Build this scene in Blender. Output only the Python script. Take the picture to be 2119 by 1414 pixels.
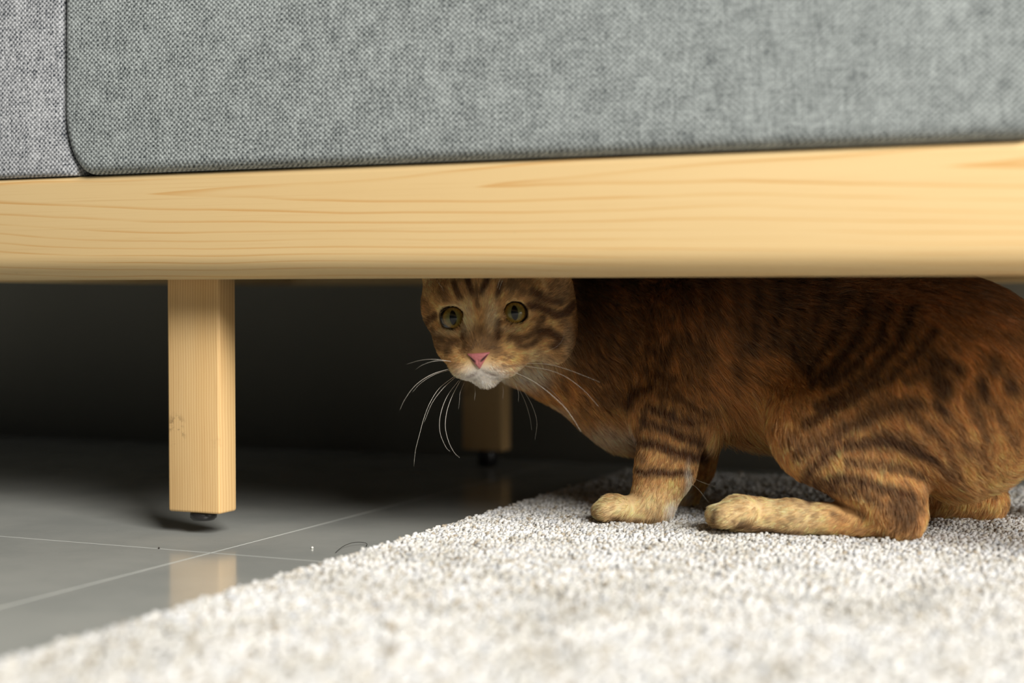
import bpy, bmesh, math, random
import numpy as np
from mathutils import Vector, Matrix
from mathutils.bvhtree import BVHTree

rng = np.random.default_rng(7)
S = bpy.context.scene
COL = S.collection
for o in list(bpy.data.objects):
    bpy.data.objects.remove(o)

# ------------------------------------------------------------------ camera
W, HPX, LENS = 2119, 1414, 55.0
FPX = LENS / 36.0 * W
CAM_H = 0.1888
PITCH = math.atan((HPX / 2 - 613) / FPX)            # looks down a little, horizon at row 613
cam_d = bpy.data.cameras.new('camera')
cam = bpy.data.objects.new('camera', cam_d)
COL.objects.link(cam)
cam_d.lens = LENS
cam_d.sensor_width = 36.0
cam_d.clip_start = 0.01
cam.location = (0, 0, CAM_H)
cam.rotation_euler = (math.pi / 2 - PITCH, 0, 0)
cam_d.dof.use_dof = True
cam_d.dof.focus_distance = 1.20
cam_d.dof.aperture_fstop = 3.0
S.camera = cam

# ------------------------------------------------------------------ light and exposure
ANG = -math.atan2(0.4026, 0.9154)                    # the sofa, the rug and the tiles share this heading
U = np.array([math.cos(ANG), math.sin(ANG), 0.0])    # along the sofa, to the right
V = np.array([-math.sin(ANG), math.cos(ANG), 0.0])   # away, towards the wall
def AB(a, b, z=0.0):
    return a * U + b * V + np.array([0, 0, z])

world = bpy.data.worlds.new('world')
S.world = world
world.use_nodes = True
bg = world.node_tree.nodes['Background']
bg.inputs[0].default_value = (0.92, 0.97, 1.0, 1)
bg.inputs[1].default_value = 0.04

def area(name, loc, target, sx, sy, power, col):
    d = bpy.data.lights.new(name, 'AREA')
    d.shape = 'RECTANGLE'; d.size = sx; d.size_y = sy
    d.energy = power; d.color = col
    o = bpy.data.objects.new(name, d)
    COL.objects.link(o)
    o.location = loc
    o.rotation_euler = (Vector(target) - Vector(loc)).to_track_quat('-Z', 'Y').to_euler()
    return o
# tall window to the front right of the sofa, and a smaller one in line with the sofa's right end
area('window_light', AB(3.75, -2.05, 3.65), AB(-0.4, 1.0, 0.15), 2.5, 2.5, 785, (1.0, 0.975, 0.93))
area('side_window_light', AB(1.75, 0.98, 0.48), AB(-0.2, 1.15, 0.08), 0.8, 0.7, 9, (1.0, 0.97, 0.92))
S.view_settings.view_transform = 'Standard'
S.view_settings.look = 'None'
S.view_settings.gamma = 1.0
S.view_settings.use_curve_mapping = False
S.view_settings.exposure = 0.0
S.cycles.max_bounces = 8
S.cycles.diffuse_bounces = 6
S.cycles.glossy_bounces = 3
S.cycles.transparent_max_bounces = 16
S.cycles.sample_clamp_indirect = 6.0

# ------------------------------------------------------------------ pixel helpers (build time only)
CP, SP = math.cos(PITCH), math.sin(PITCH)
FWD = np.array([0, CP, -SP]); UPV = np.array([0, SP, CP])
def ray(px, py):
    x = (px - W / 2) / FPX; y = (HPX / 2 - py) / FPX
    return np.array([x, 0, 0]) + UPV * y + FWD
def P(px, py, Y):
    d = ray(px, py)
    return np.array([0, 0, CAM_H]) + d * (Y / d[1])
def floor_pt(px, py, z=0.0):
    d = ray(px, py)
    return np.array([0, 0, CAM_H]) + d * ((z - CAM_H) / d[2])
def proj(p):
    q = p - np.array([0, 0, CAM_H])
    f = q @ FWD
    return W / 2 + FPX * q[:, 0] / f, HPX / 2 - FPX * (q @ UPV) / f

def lin(r, g, b):
    f = lambda c: c / 12.92 if c <= 0.04045 else ((c + 0.055) / 1.055) ** 2.4
    return np.array([f(r / 255), f(g / 255), f(b / 255)])

# ------------------------------------------------------------------ node helpers
class NT:
    def __init__(self, name):
        self.m = bpy.data.materials.new(name); self.m.use_nodes = True
        self.t = self.m.node_tree; self.t.nodes.clear()
        self.out = self.n('ShaderNodeOutputMaterial')
        self.b = self.n('ShaderNodeBsdfPrincipled')
        self.l(self.b.outputs[0], self.out.inputs[0])
    def n(self, kind, **kw):
        x = self.t.nodes.new(kind)
        for k, v in kw.items(): setattr(x, k, v)
        return x
    def l(self, a, b): self.t.links.new(a, b)
    def put(self, sock, v):
        if hasattr(v, 'is_output'): self.l(v, sock)
        elif isinstance(v, (int, float)): sock.default_value = v
        else:
            v = tuple(float(c) for c in v)
            sock.default_value = v if len(sock.default_value) == len(v) else v + (1.0,)
    def math(self, op, a, b=0.0, c=0.0, clamp=False):
        x = self.n('ShaderNodeMath', operation=op, use_clamp=clamp)
        for s, v in zip(x.inputs, (a, b, c)): self.put(s, v)
        return x.outputs[0]
    def mix(self, f, a, b, mode='MIX'):
        x = self.n('ShaderNodeMix', data_type='RGBA', blend_type=mode)
        self.put(x.inputs[0], f); self.put(x.inputs[6], a); self.put(x.inputs[7], b)
        return x.outputs[2]
    def coords(self, sx=1, sy=1, sz=1, rot=(0, 0, 0), loc=(0, 0, 0)):
        c = self.n('ShaderNodeTexCoord'); m = self.n('ShaderNodeMapping')
        m.inputs['Scale'].default_value = (sx, sy, sz); m.inputs['Rotation'].default_value = rot
        m.inputs['Location'].default_value = loc
        self.l(c.outputs['Object'], m.inputs[0])
        return m.outputs[0]
    def noise(self, vec, scale=1.0, detail=2.0, rough=0.5, dist=0.0):
        x = self.n('ShaderNodeTexNoise')
        self.l(vec, x.inputs['Vector']); x.inputs['Scale'].default_value = scale
        x.inputs['Detail'].default_value = detail; x.inputs['Roughness'].default_value = rough
        x.inputs['Distortion'].default_value = dist
        return x.outputs[0]
    def sep(self, vec):
        x = self.n('ShaderNodeSeparateXYZ'); self.l(vec, x.inputs[0]); return x.outputs
    def ramp(self, f, lo, hi):
        x = self.n('ShaderNodeMapRange', interpolation_type='SMOOTHSTEP')
        self.put(x.inputs[0], f); x.inputs[1].default_value = lo; x.inputs[2].default_value = hi
        return x.outputs[0]
    def bump(self, h, strength, dist):
        x = self.n('ShaderNodeBump'); x.inputs['Strength'].default_value = strength
        x.inputs['Distance'].default_value = dist
        self.l(h, x.inputs['Height']); self.l(x.outputs[0], self.b.inputs['Normal'])
    def set(self, **kw):
        names = dict(color='Base Color', rough='Roughness', spec='Specular IOR Level', metal='Metallic', coat='Coat Weight',
                     coatr='Coat Roughness', sheen='Sheen Weight', trans='Transmission Weight', ior='IOR', sub='Subsurface Weight')
        for k, v in kw.items(): self.put(self.b.inputs[names[k]], v)
        return self.m

def plain(name, col, rough=0.6, spec=0.4, **kw):
    return NT(name).set(color=col, rough=rough, spec=spec, **kw)

# ------------------------------------------------------------------ object helpers
def link(name, me, mat=None, parent=None):
    o = bpy.data.objects.new(name, me); COL.objects.link(o)
    if mat is not None and not len(me.materials): me.materials.append(mat)
    if parent is not None: o.parent = parent
    return o
def npmesh(name, v, f, smooth=True):
    me = bpy.data.meshes.new(name)
    me.from_pydata(np.asarray(v).tolist(), [], np.asarray(f).tolist() if not isinstance(f, list) else f)
    me.update()
    if smooth: me.shade_smooth()
    return me
def bigmesh(name, v, f):                             # large meshes of equal-sided faces, by foreach_set
    v = np.asarray(v, np.float32); f = np.asarray(f, np.int32); k = f.shape[1]
    me = bpy.data.meshes.new(name)
    me.vertices.add(len(v)); me.vertices.foreach_set('co', v.ravel())
    me.loops.add(f.size); me.loops.foreach_set('vertex_index', f.ravel())
    me.polygons.add(len(f)); me.polygons.foreach_set('loop_start', np.arange(0, f.size, k, dtype=np.int32))
    me.update(calc_edges=True); me.validate()
    me.shade_smooth()
    return me
def tag(o, label=None, cat=None, group=None, kind=None):
    for k, v in (('label', label), ('category', cat), ('group', group), ('kind', kind)):
        if v: o[k] = v
    return o
def empty(name, loc, rz=0.0):
    o = bpy.data.objects.new(name, None); COL.objects.link(o)
    o.location = loc; o.rotation_euler = (0, 0, rz); o.empty_display_size = 0.05
    return o
def box_bm(x0, x1, y0, y1, z0, z1, bev=0.0, seg=3, taper=None):
    bm = bmesh.new()
    bmesh.ops.create_cube(bm, size=1.0)
    for v in bm.verts:
        v.co = Vector(((x0 + x1) / 2 + v.co.x * (x1 - x0), (y0 + y1) / 2 + v.co.y * (y1 - y0), (z0 + z1) / 2 + v.co.z * (z1 - z0)))
    if bev: bmesh.ops.bevel(bm, geom=bm.edges[:], offset=bev, segments=seg, affect='EDGES', profile=0.5)
    return bm
def bm_obj(name, bm, mat, parent=None, smooth=True):
    bmesh.ops.recalc_face_normals(bm, faces=bm.faces[:])
    me = bpy.data.meshes.new(name); bm.to_mesh(me); bm.free()
    if smooth: me.shade_smooth()
    return link(name, me, mat, parent)
def outline_prism(pts, y0, y1, rnd, seg=5):
    """closed outline in (x, z), counter-clockwise, extruded from y0 (front) to y1, front edge rolled over by radius rnd"""
    pts = np.array(pts, float); n = len(pts)
    t = np.roll(pts, -1, 0) - np.roll(pts, 1, 0)
    nrm = np.stack([-t[:, 1], t[:, 0]], 1); nrm /= np.linalg.norm(nrm, axis=1)[:, None] + 1e-9   # inward
    rings = []
    for k in range(seg + 1):
        th = math.pi / 2 * k / seg
        ins = rnd * (1 - math.cos(th)); yy = y0 + rnd * (1 - math.sin(th))
        q = pts + nrm * ins
        rings.append(np.stack([q[:, 0], np.full(n, yy), q[:, 1]], 1))
    rings = [np.stack([pts[:, 0], np.full(n, y1), pts[:, 1]], 1)] + rings
    v = np.concatenate(rings); f = []
    for r in range(len(rings) - 1):
        for i in range(n):
            j = (i + 1) % n
            f.append([r * n + i, r * n + j, (r + 1) * n + j, (r + 1) * n + i])
    f.append([(len(rings) - 1) * n + i for i in range(n)])
    f.append([i for i in range(n)][::-1])
    bm = bmesh.new()
    bv = [bm.verts.new(x) for x in v]
    for q in f: bm.faces.new([bv[i] for i in q])
    return bm
def tube(points, radii, sides=6):
    pts = np.asarray(points, float); n = len(pts)
    t = np.gradient(pts, axis=0); t /= np.linalg.norm(t, axis=1)[:, None] + 1e-12
    ref = np.array([0.31, 0.2, 0.93])
    a = np.cross(t, ref); a /= np.linalg.norm(a, axis=1)[:, None]; b = np.cross(t, a)
    th = np.linspace(0, 2 * np.pi, sides, endpoint=False)
    v = (pts[:, None] + np.asarray(radii)[:, None, None] * (np.cos(th)[None, :, None] * a[:, None] + np.sin(th)[None, :, None] * b[:, None])).reshape(-1, 3)
    f = [[i * sides + k, i * sides + (k + 1) % sides, (i + 1) * sides + (k + 1) % sides, (i + 1) * sides + k] for i in range(n - 1) for k in range(sides)]
    f += [list(range(sides))[::-1], [(n - 1) * sides + k for k in range(sides)]]
    return v, f
def spline(pts, n=24):
    pts = np.asarray(pts, float); m = len(pts)
    e = np.concatenate([[2 * pts[0] - pts[1]], pts, [2 * pts[-1] - pts[-2]]])
    out = []
    for s in np.linspace(0, m - 1 - 1e-6, n):
        i = int(s); t = s - i
        p0, p1, p2, p3 = e[i], e[i + 1], e[i + 2], e[i + 3]
        out.append(0.5 * (2 * p1 + (p2 - p0) * t + (2 * p0 - 5 * p1 + 4 * p2 - p3) * t * t + (3 * p1 - p0 - 3 * p2 + p3) * t ** 3))
    return np.array(out)

# ------------------------------------------------------------------ materials
A0 = -.47
RB = .976                                            # depth of the rail's front face
def mat_tile():
    n = NT('grey_glazed_tile')
    c = n.coords()
    f = n.noise(c, 9, 4, 0.6); g = n.noise(c, 160, 3, 0.6)
    col = n.mix(n.ramp(f, .3, .7), lin(158, 160, 155), lin(170, 171, 165))
    col = n.mix(n.math('MULTIPLY', n.ramp(g, .62, .75), .25), col, lin(130, 130, 122))
    n.bump(n.noise(c, 300, 2), 0.05, 0.0005)
    return n.set(color=col, rough=n.math('MULTIPLY_ADD', f, .10, .10), spec=.55)
def mat_wall():
    n = NT('dark_painted_wall')
    c = n.coords()
    n.bump(n.noise(c, 220, 3), 0.15, 0.001)
    return n.set(color=n.mix(n.noise(c, 3, 3), lin(140, 137, 126), lin(156, 152, 141)), rough=.8, spec=.2)
def mat_wood(name, kind):
    n = NT(name)
    c = n.coords()
    x, y, z = n.sep(c)
    warp = n.noise(n.coords(2.2, 6, 9), 1.0, 2, .5)
    warp2 = n.noise(n.coords(9, 60, 60), 1.0, 2, .5)
    if kind == 'rail':
        # boards sawn a little off the trunk's axis: growth rings meet the face as long parabolas
        zc = n.math('MULTIPLY_ADD', n.math('SUBTRACT', warp, .5), (.024), .1888 + .0815 * RB / .995)
        dz = n.math('ABSOLUTE', n.math('MULTIPLY', n.math('SUBTRACT', z, zc), 1 / .0118))
        dz = n.math('POWER', dz, 1.3)
        f = n.math('SUBTRACT', dz, n.math('MULTIPLY', n.math('ADD', x, .69 + (A0 + .05)), 3.4))
        f = n.math('MULTIPLY_ADD', n.math('SUBTRACT', warp2, .5), .35, f)
        fr = n.math('FRACT', n.math('ADD', f, 20.0))
        late = n.math('MULTIPLY', n.ramp(fr, .70, .96), n.ramp(fr, 1.0, .95))
        fine = n.noise(n.coords(6, 300, 700), 1.0, 3, .6)
        base = n.mix(n.noise(n.coords(3, 20, 30), 1, 3), lin(223, 195, 145), lin(215, 182, 128))
        col = n.mix(n.math('MULTIPLY', n.math('MULTIPLY', late, n.ramp(n.noise(n.coords(5, 30, 90), 1, 2), .25, .7)), .75), base, lin(200, 148, 80))
        col = n.mix(n.math('MULTIPLY', n.ramp(fine, .52, .8), .28), col, lin(190, 144, 84))
        h = fine
    else:
        r = n.math('MULTIPLY_ADD', warp, .005, n.math('ADD', x, n.math('MULTIPLY', y, .6)))
        fr = n.math('FRACT', n.math('MULTIPLY', r, 420))
        late = n.math('MULTIPLY', n.ramp(fr, .3, .9), n.ramp(fr, 1.0, .93))
        fine = n.noise(n.coords(900, 900, 14), 1.0, 3, .6)
        base = n.mix(n.noise(n.coords(60, 60, 8), 1, 2), lin(222, 190, 138), lin(210, 172, 116))
        col = n.mix(n.math('MULTIPLY', late, .45), base, lin(186, 136, 80))
        col = n.mix(n.math('MULTIPLY', n.ramp(fine, .5, .75), .3), col, lin(168, 122, 72))
        h = fine
    if kind == 'leg':                                        # a dark scuff low on the near leg's outer side
        ex = n.math('MULTIPLY', n.math('SUBTRACT', x, -.7495 - A0 + .008), 1 / .012); ez = n.math('MULTIPLY', n.math('SUBTRACT', z, .083), 1 / .016)
        e = n.math('SQRT', n.math('ADD', n.math('MULTIPLY', ex, ex), n.math('MULTIPLY', ez, ez)))
        sp = n.math('MULTIPLY', n.ramp(e, 1.0, .4), n.ramp(n.noise(n.coords(130, 130, 110), 1.0, 3, .7), .50, .62))
        col = n.mix(n.math('MULTIPLY', sp, .55), col, lin(98, 76, 46))
    # scattered scuffs
    sc = n.ramp(n.noise(n.coords(26, 26, 30, loc=(3.1, 1.7, .4)), 1.0, 4, .65), .70, .80)
    col = n.mix(n.math('MULTIPLY', sc, .22), col, lin(96, 78, 54))
    n.bump(h, 0.06, 0.0006)
    return n.set(color=col, rough=.46, spec=.35)
def mat_fabric(name, cool_lit=False):
    n = NT(name)
    c = n.coords()
    x, y, z = n.sep(c)
    wob = n.noise(c, 60, 2, .5); wob2 = n.noise(n.coords(1, 1, 1, loc=(5, 3, 1)), 60, 2, .5)
    xx = n.math('ADD', n.math('ADD', x, n.math('MULTIPLY', y, .97)), n.math('MULTIPLY', wob, .0030))
    zz = n.math('ADD', n.math('ADD', z, n.math('MULTIPLY', y, .25)), n.math('MULTIPLY', wob2, .0030))
    k = 2 * math.pi / .0042
    sx = n.math('SINE', n.math('MULTIPLY', xx, k)); sz = n.math('SINE', n.math('MULTIPLY', zz, k * 1.12))
    # basket weave: light blobs where weft passes over warp, dark holes between, leaning into diagonals
    w = n.math('MULTIPLY', sx, sz)
    dg = n.math('SINE', n.math('MULTIPLY', n.math('SUBTRACT', xx, n.math('MULTIPLY', zz, 1.12)), k))
    w = n.math('ADD', n.math('MULTIPLY', w, .62), n.math('MULTIPLY', dg, .38))
    slub = n.noise(n.coords(70, 70, 900), 1.0, 2, .5)
    slubv = n.noise(n.coords(800, 300, 60), 1.0, 2, .5)
    fleck = n.noise(c, 520, 2, .6)
    cloud = n.noise(c, 45, 3, .6)
    t = n.math('MULTIPLY_ADD', w, .46, .52)
    t = n.math('ADD', t, n.math('MULTIPLY', n.math('SUBTRACT', slub, .5), .85))
    t = n.math('ADD', t, n.math('MULTIPLY', n.math('SUBTRACT', slubv, .5), .85))
    t = n.math('ADD', t, n.math('MULTIPLY', n.math('SUBTRACT', fleck, .5), 1.1))
    t = n.math('ADD', t, n.math('MULTIPLY', n.math('SUBTRACT', cloud, .5), .5), clamp=True)
    lo, hi = (lin(50, 55, 62), lin(198, 199, 201)) if cool_lit else (lin(56, 62, 64), lin(181, 187, 185))  # arms: same fabric, its bluish light put into the thread colours
    col = n.mix(t, lo, hi)
    n.bump(n.math('ADD', w, n.math('MULTIPLY', fleck, .8)), 0.5, 0.0007)
    return n.set(color=col, rough=.9, spec=.12, sheen=.15)

M_TILE, M_WALL = mat_tile(), mat_wall()
M_GROUT = plain('pale_grout', lin(214, 212, 204), .8)
M_RAIL, M_LEG = mat_wood('rail_ash_wood', 'rail'), mat_wood('leg_ash_wood', 'leg')
M_FAB, M_FAB2 = mat_fabric('grey_weave'), mat_fabric('cool_lit_grey_weave', True)
M_DARK = plain('black_underlining', lin(38, 34, 30), .9, .1)
M_FOOT = plain('black_plastic', lin(30, 28, 28), .35, .5)

# ------------------------------------------------------------------ setting: floor with tiles, wall behind
TI = floor_pt(437, 1144.5)                            # one crossing of the tile joints
ta, tb = float(TI @ U), float(TI @ V)
WALL_B = 1.66
FL = bm_obj('floor', box_bm(ta - 2.4, ta + 2.4, tb - 2.4, WALL_B + .02, -.06, -.0009), M_GROUT)
FL.rotation_euler = (0, 0, ANG); FL['kind'] = 'structure'
tile_me = None
T, GAP = 0.60, 0.0011
for i in range(-4, 4):
    for j in range(-4, 2):
        x0, x1 = ta + i * T + GAP / 2, ta + (i + 1) * T - GAP / 2
        y0, y1 = tb + j * T + GAP / 2, min(tb + (j + 1) * T - GAP / 2, WALL_B - .002)
        if y1 - y0 < .05: continue
        bm_obj('tile', box_bm(x0, x1, y0, y1, -.012, 0.0, .0004, 1), M_TILE, FL, smooth=False)
WL = bm_obj('wall_back', box_bm(-2.4 + ta, 2.4 + ta, WALL_B, WALL_B + .1, -.06, 2.5), M_WALL)
WL.rotation_euler = (0, 0, ANG); WL['kind'] = 'structure'

# ------------------------------------------------------------------ sofa
A0, B0 = -0.47, 1.30
sofa = empty('sofa', AB(A0, B0, 0), ANG)
tag(sofa, 'grey woven fabric sofa on a pale wooden rail frame with square legs, above the cat', 'sofa')
def L(a, b): return a - A0, b - B0
x0, y0 = L(-1.02, RB); x1, _ = L(.08, 0)
yb = L(0, 1.62)[1]
RZ0, RZ1 = .1888 + .0131 * RB / .995, .1888 + .0948 * RB / .995
def rail(name, xa, xb, ya, yb_, mat, rb=.019, rt=.006):
    prof = []
    cx = [(ya + rb, RZ0 + rb, rb, 180, 270), (yb_ - .006, RZ0 + .006, .006, 270, 360), (yb_ - .004, RZ1 - .004, .004, 0, 90), (ya + rt, RZ1 - rt, rt, 90, 180)]
    for (py, pz, r, d0, d1) in cx:
        for d in np.linspace(d0, d1, 9): prof.append((py + r * math.cos(math.radians(d)), pz + r * math.sin(math.radians(d))))
    n = len(prof); xs = np.concatenate([[xa], np.linspace(xa + .006, xb - .006, 3), [xb]])
    bm = bmesh.new(); rows = []
    cy, cz = (ya + yb_) / 2, (RZ0 + RZ1) / 2
    for k, x in enumerate(xs):
        s = .93 if k in (0, len(xs) - 1) else 1.0
        rows.append([bm.verts.new((x, cy + (p - cy) * s, cz + (q - cz) * s)) for p, q in prof])
    for r in range(len(rows) - 1):
        for i in range(n): bm.faces.new([rows[r][i], rows[r][(i + 1) % n], rows[r + 1][(i + 1) % n], rows[r + 1][i]])
    bm.faces.new(rows[0][::-1]); bm.faces.new(rows[-1])
    return bm_obj(name, bm, mat, sofa)
rail('front_rail', x0, x1, y0, y0 + .0487, M_RAIL)
rail('back_rail', x0, x1, yb - .045, yb, M_RAIL, .006)
for xa in (x0, x1 - .045):
    bm_obj('side_rail', box_bm(xa, xa + .045, y0 + .0487, yb - .045, RZ0, RZ1, .004), M_RAIL, sofa)
bm_obj('underside_panel', box_bm(x0 + .046, x1 - .046, y0 + .050, yb - .046, RZ1 - .012, RZ1 - .004), M_DARK, sofa)
# legs: rectangular, wide side to the front, black glide underneath (the near left one hangs clear of the floor)
la0, la1 = -.7495 - A0, -.7006 - A0
lb0, lb1 = 1.0247 - B0, 1.0487 - B0
ra = .02 - A0
for (xa, yf, zb, glide) in ((la0, lb0, .0177, .0068), (la0, 1.566 - B0, .0177, .0177), (ra, lb0, .0259, .0177), (ra, 1.566 - B0, .0177, .0177)):
    w, dpt = la1 - la0, lb1 - lb0
    lg = bm_obj('leg', box_bm(xa, xa + w, yf, yf + dpt, zb, RZ1 - .013, .0022, 3), M_LEG, sofa)
    bm = bmesh.new(); cx, cy = xa + w * .52, yf + dpt * .5
    prof = [(.0, zb + .0005), (.0098, zb + .0005), (.0105, zb - .002), (.0105, zb - glide + .002), (.0085, zb - glide), (0, zb - glide)]
    rows = []
    for r, z in prof:
        rows.append([bm.verts.new((cx + max(r, 1e-4) * math.cos(t), cy + max(r, 1e-4) * math.sin(t), z)) for t in np.linspace(0, 2 * math.pi, 24, endpoint=False)])
    for r in range(len(rows) - 1):
        for i in range(24): bm.faces.new([rows[r][i], rows[r][(i + 1) % 24], rows[r + 1][(i + 1) % 24], rows[r + 1][i]])
    tag(bm_obj('glide', bm, M_FOOT, lg), 'black plastic glide')
# upholstery: seat base with a rounded lower corner, arm fitted round it
seam = L(-.822 * RB / .995, 0)[0]
zb, zt = RZ1 + .0005, .47
R = .034
arc = [(seam + R * .78 * (1 - math.cos(t)), zb + .050 * (1 - math.sin(t))) for t in np.linspace(0, math.pi / 2, 12)]
seat = [*arc, *[(x, zb) for x in np.linspace(seam + .05, x1 - .175, 30)], (x1 - .165, zb + .004), (x1 - .16, zb + .012), (x1 - .16, zt - .03), (x1 - .17, zt - .008), (x1 - .185, zt),
        *[(x, zt) for x in np.linspace(x1 - .2, seam + .03, 10)], (seam + .01, zt - .006), (seam + .002, zt - .02)]
seat = [p for p in seat]
# counter-clockwise seen from the front (x right, z up): down the left edge, along the bottom, up the right
bm_obj('seat_base', outline_prism(seat, L(0, RB - .0065)[1], L(0, 1.56)[1], .009), M_FAB, sofa)
g = .0012
arm = [(x0 + .004, zb + .012), (x0 + .008, zb + .004), (x0 + .016, zb), *[(x, zb) for x in np.linspace(x0 + .03, seam + .0139 - g - .003, 8)],
       *[(x - g, z) for x, z in arc[::-1] if z > zb + .006],
       (seam - g, .40), (seam - g, .58), (seam - g - .006, .594), (seam - g - .02, .60), (x0 + .03, .60), (x0 + .012, .594), (x0 + .004, .58)]
ao = bm_obj('arm', outline_prism(arm, L(0, RB - .0020)[1], L(0, 1.60)[1], .0045), M_FAB2, sofa)
ao['label'] = 'upholstered arm left of the dark seam'
arm2 = [(-p + 2 * (x0 + x1) / 2 if False else (x0 + x1) - p, q) for p, q in
        [(x0 + .004, zb + .012), (x0 + .016, zb), (x0 + .146, zb), (x0 + .158, zb + .012), (x0 + .158, .58), (x0 + .14, .60), (x0 + .02, .60), (x0 + .004, .58)]][::-1]
bm_obj('arm', outline_prism(arm2, L(0, RB - .0055)[1], L(0, 1.60)[1], .009), M_FAB2, sofa)
bm_obj('backrest', box_bm(seam + .004, x1 - .165, L(0, 1.45)[1], L(0, 1.60)[1], zt + .002, .78, .03, 5), M_FAB, sofa)
bm_obj('seat_cushion', box_bm(seam + .006, x1 - .167, L(0, RB - .003)[1], L(0, 1.445)[1], zt + .001, zt + .1, .03, 5), M_FAB, sofa)

# ------------------------------------------------------------------ rug
RUG_A = -.535; RUG_Z = .0135
rug = empty('rug', AB(.1, .9, 0), ANG)
tag(rug, 'off-white chunky loop-pile rug under the crouching cat, its corner edge running under the sofa', 'rug')
def mat_rugbase():
    n = NT('rug_backing'); c = n.coords()
    return n.set(color=n.mix(n.noise(c, 300, 3), lin(150, 142, 128), lin(196, 190, 178)), rough=.95, spec=.05)
ra0, ra1, rb0, rb1 = RUG_A + .006 - .1, .75, .28 - .9, 1.50 - .9
bm_obj('backing', box_bm(ra0, ra1, rb0, rb1, .0005, .0078, .002, 2), mat_rugbase(), rug)
def tufts():
    out = []
    # jittered grid in rug coordinates, coarser very near the lens where the pile melts into blur
    for (b0, b1, p) in ((.45, .78, .0034), (.78, 1.32, .0027), (1.32, 1.50, .0036)):
        aa = np.arange(RUG_A, .52, p); bb = np.arange(b0, b1, p)
        g = np.stack(np.meshgrid(aa, bb, indexing='ij'), -1).reshape(-1, 2)
        g = g + rng.uniform(-.5, .5, g.shape) * p * .95
        wp = g[:, :1] * U[:2] + g[:, 1:] * V[:2]
        x = W / 2 + FPX * wp[:, 0] / wp[:, 1]
        ok = (wp[:, 1] > .5) & (x > -450) & (x < W + 500)
        out.append(np.concatenate([g[ok], np.full((ok.sum(), 1), p)], 1))
    return np.concatenate(out)
tf = tufts()
edge = tf[:, 0] - RUG_A
keep = edge > rng.uniform(-.002, .003, len(tf))
keep &= np.hypot(tf[:, 0] - (.02 + (la1 - la0) * .52), tf[:, 1] - 1.0367) > .0135      # the right front glide presses the pile down
tf, edge = tf[keep], edge[keep]
N = len(tf)
hgt = RUG_Z + rng.normal(0, .0006, N) + .0008 * np.sin(tf[:, 0] * 190 + 3 * np.sin(tf[:, 1] * 120)) - .006 * np.clip(1 - edge / .007, 0, 1)
rad = tf[:, 2] * rng.uniform(.54, .86, N)
lean = rng.normal(0, .0013, (N, 2)); lean[:, 0] -= .003 * np.clip(1 - edge / .006, 0, 1)
sides = 6
th = rng.uniform(0, 6.28, N)[:, None] + np.linspace(0, 2 * np.pi, sides, endpoint=False)[None]
rings = []
for (fr, rr) in ((0.0, .6), (.70, 1.0), (.96, .70)):
    cx = tf[:, 0] + lean[:, 0] * fr; cy = tf[:, 1] + lean[:, 1] * fr
    z = .006 + (hgt - .006) * fr
    wob = rng.uniform(.8, 1.2, (N, sides))
    rings.append(np.stack([cx[:, None] + rad[:, None] * rr * wob * np.cos(th), cy[:, None] + rad[:, None] * rr * wob * np.sin(th), np.repeat(z[:, None], sides, 1) + rng.normal(0, .00025, (N, sides))], -1))
top = np.stack([tf[:, 0] + lean[:, 0], tf[:, 1] + lean[:, 1], hgt], -1)[:, None]
vv = np.concatenate(rings + [top], 1)                        # N, 19, 3
vv[..., 0] -= .1; vv[..., 1] -= .9
q = []
for r in range(2):
    for k in range(sides):
        a, b = r * sides + k, r * sides + (k + 1) % sides
        q += [[a, b, b + sides], [a, b + sides, a + sides]]
for k in range(sides): q.append([2 * sides + k, 2 * sides + (k + 1) % sides, 3 * sides])
q = np.array(q)
ff = (np.arange(N)[:, None, None] * vv.shape[1] + q[None]).reshape(-1, 3)
pm = bigmesh('pile', vv.reshape(-1, 3), ff)
def vnoise(p, freq, seed=0):
    p = np.asarray(p) * freq; i = np.floor(p).astype(np.int64); f = p - i; f = f * f * (3 - 2 * f)
    def hsh(a):
        h = (a[:, 0] * 374761393 + a[:, 1] * 668265263 + a[:, 2] * 2147483647 + seed * 974634) & 0x7fffffff
        h = ((h ^ (h >> 13)) * 1274126177) & 0x7fffffff
        return ((h ^ (h >> 16)) & 0xffff) / 65535.0
    r = 0
    for dx in (0, 1):
        for dy in (0, 1):
            for dz in (0, 1):
                w = (f[:, 0] if dx else 1 - f[:, 0]) * (f[:, 1] if dy else 1 - f[:, 1]) * (f[:, 2] if dz else 1 - f[:, 2])
                r = r + w * hsh(i + np.array([dx, dy, dz]))
    return r
pal = np.array([lin(212, 211, 209), lin(206, 204, 198), lin(188, 182, 171), lin(160, 149, 132), lin(188, 189, 190)])
pick = rng.choice(5, N, p=[.40, .28, .15, .05, .12])
tc = pal[pick] * rng.uniform(.92, 1.06, (N, 1))
cl = vnoise(np.concatenate([tf[:, :2], np.zeros((N, 1))], 1), 28, 3)
tc *= (1 - .16 * np.clip((cl - .55) * 4, 0, 1))[:, None] * np.array([1, .99, .965]) ** (np.clip((cl - .5) * 5, 0, 1)[:, None])
tc = np.clip(tc, 0, .9)
ca = pm.color_attributes.new('tuft', 'FLOAT_COLOR', 'POINT')
cc = np.ones((N, 19, 4), np.float32); cc[..., :3] = tc[:, None]
ca.data.foreach_set('color', cc.ravel())
def attr_mat(name, attr, rough=.8, spec=.1, **kw):
    n = NT(name); a = n.n('ShaderNodeAttribute'); a.attribute_name = attr
    return n.set(color=a.outputs['Color'], rough=rough, spec=spec, **kw)
po = link('pile', pm, attr_mat('wool_pile', 'tuft', .95, .05), rug); po['kind'] = 'stuff'

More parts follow.
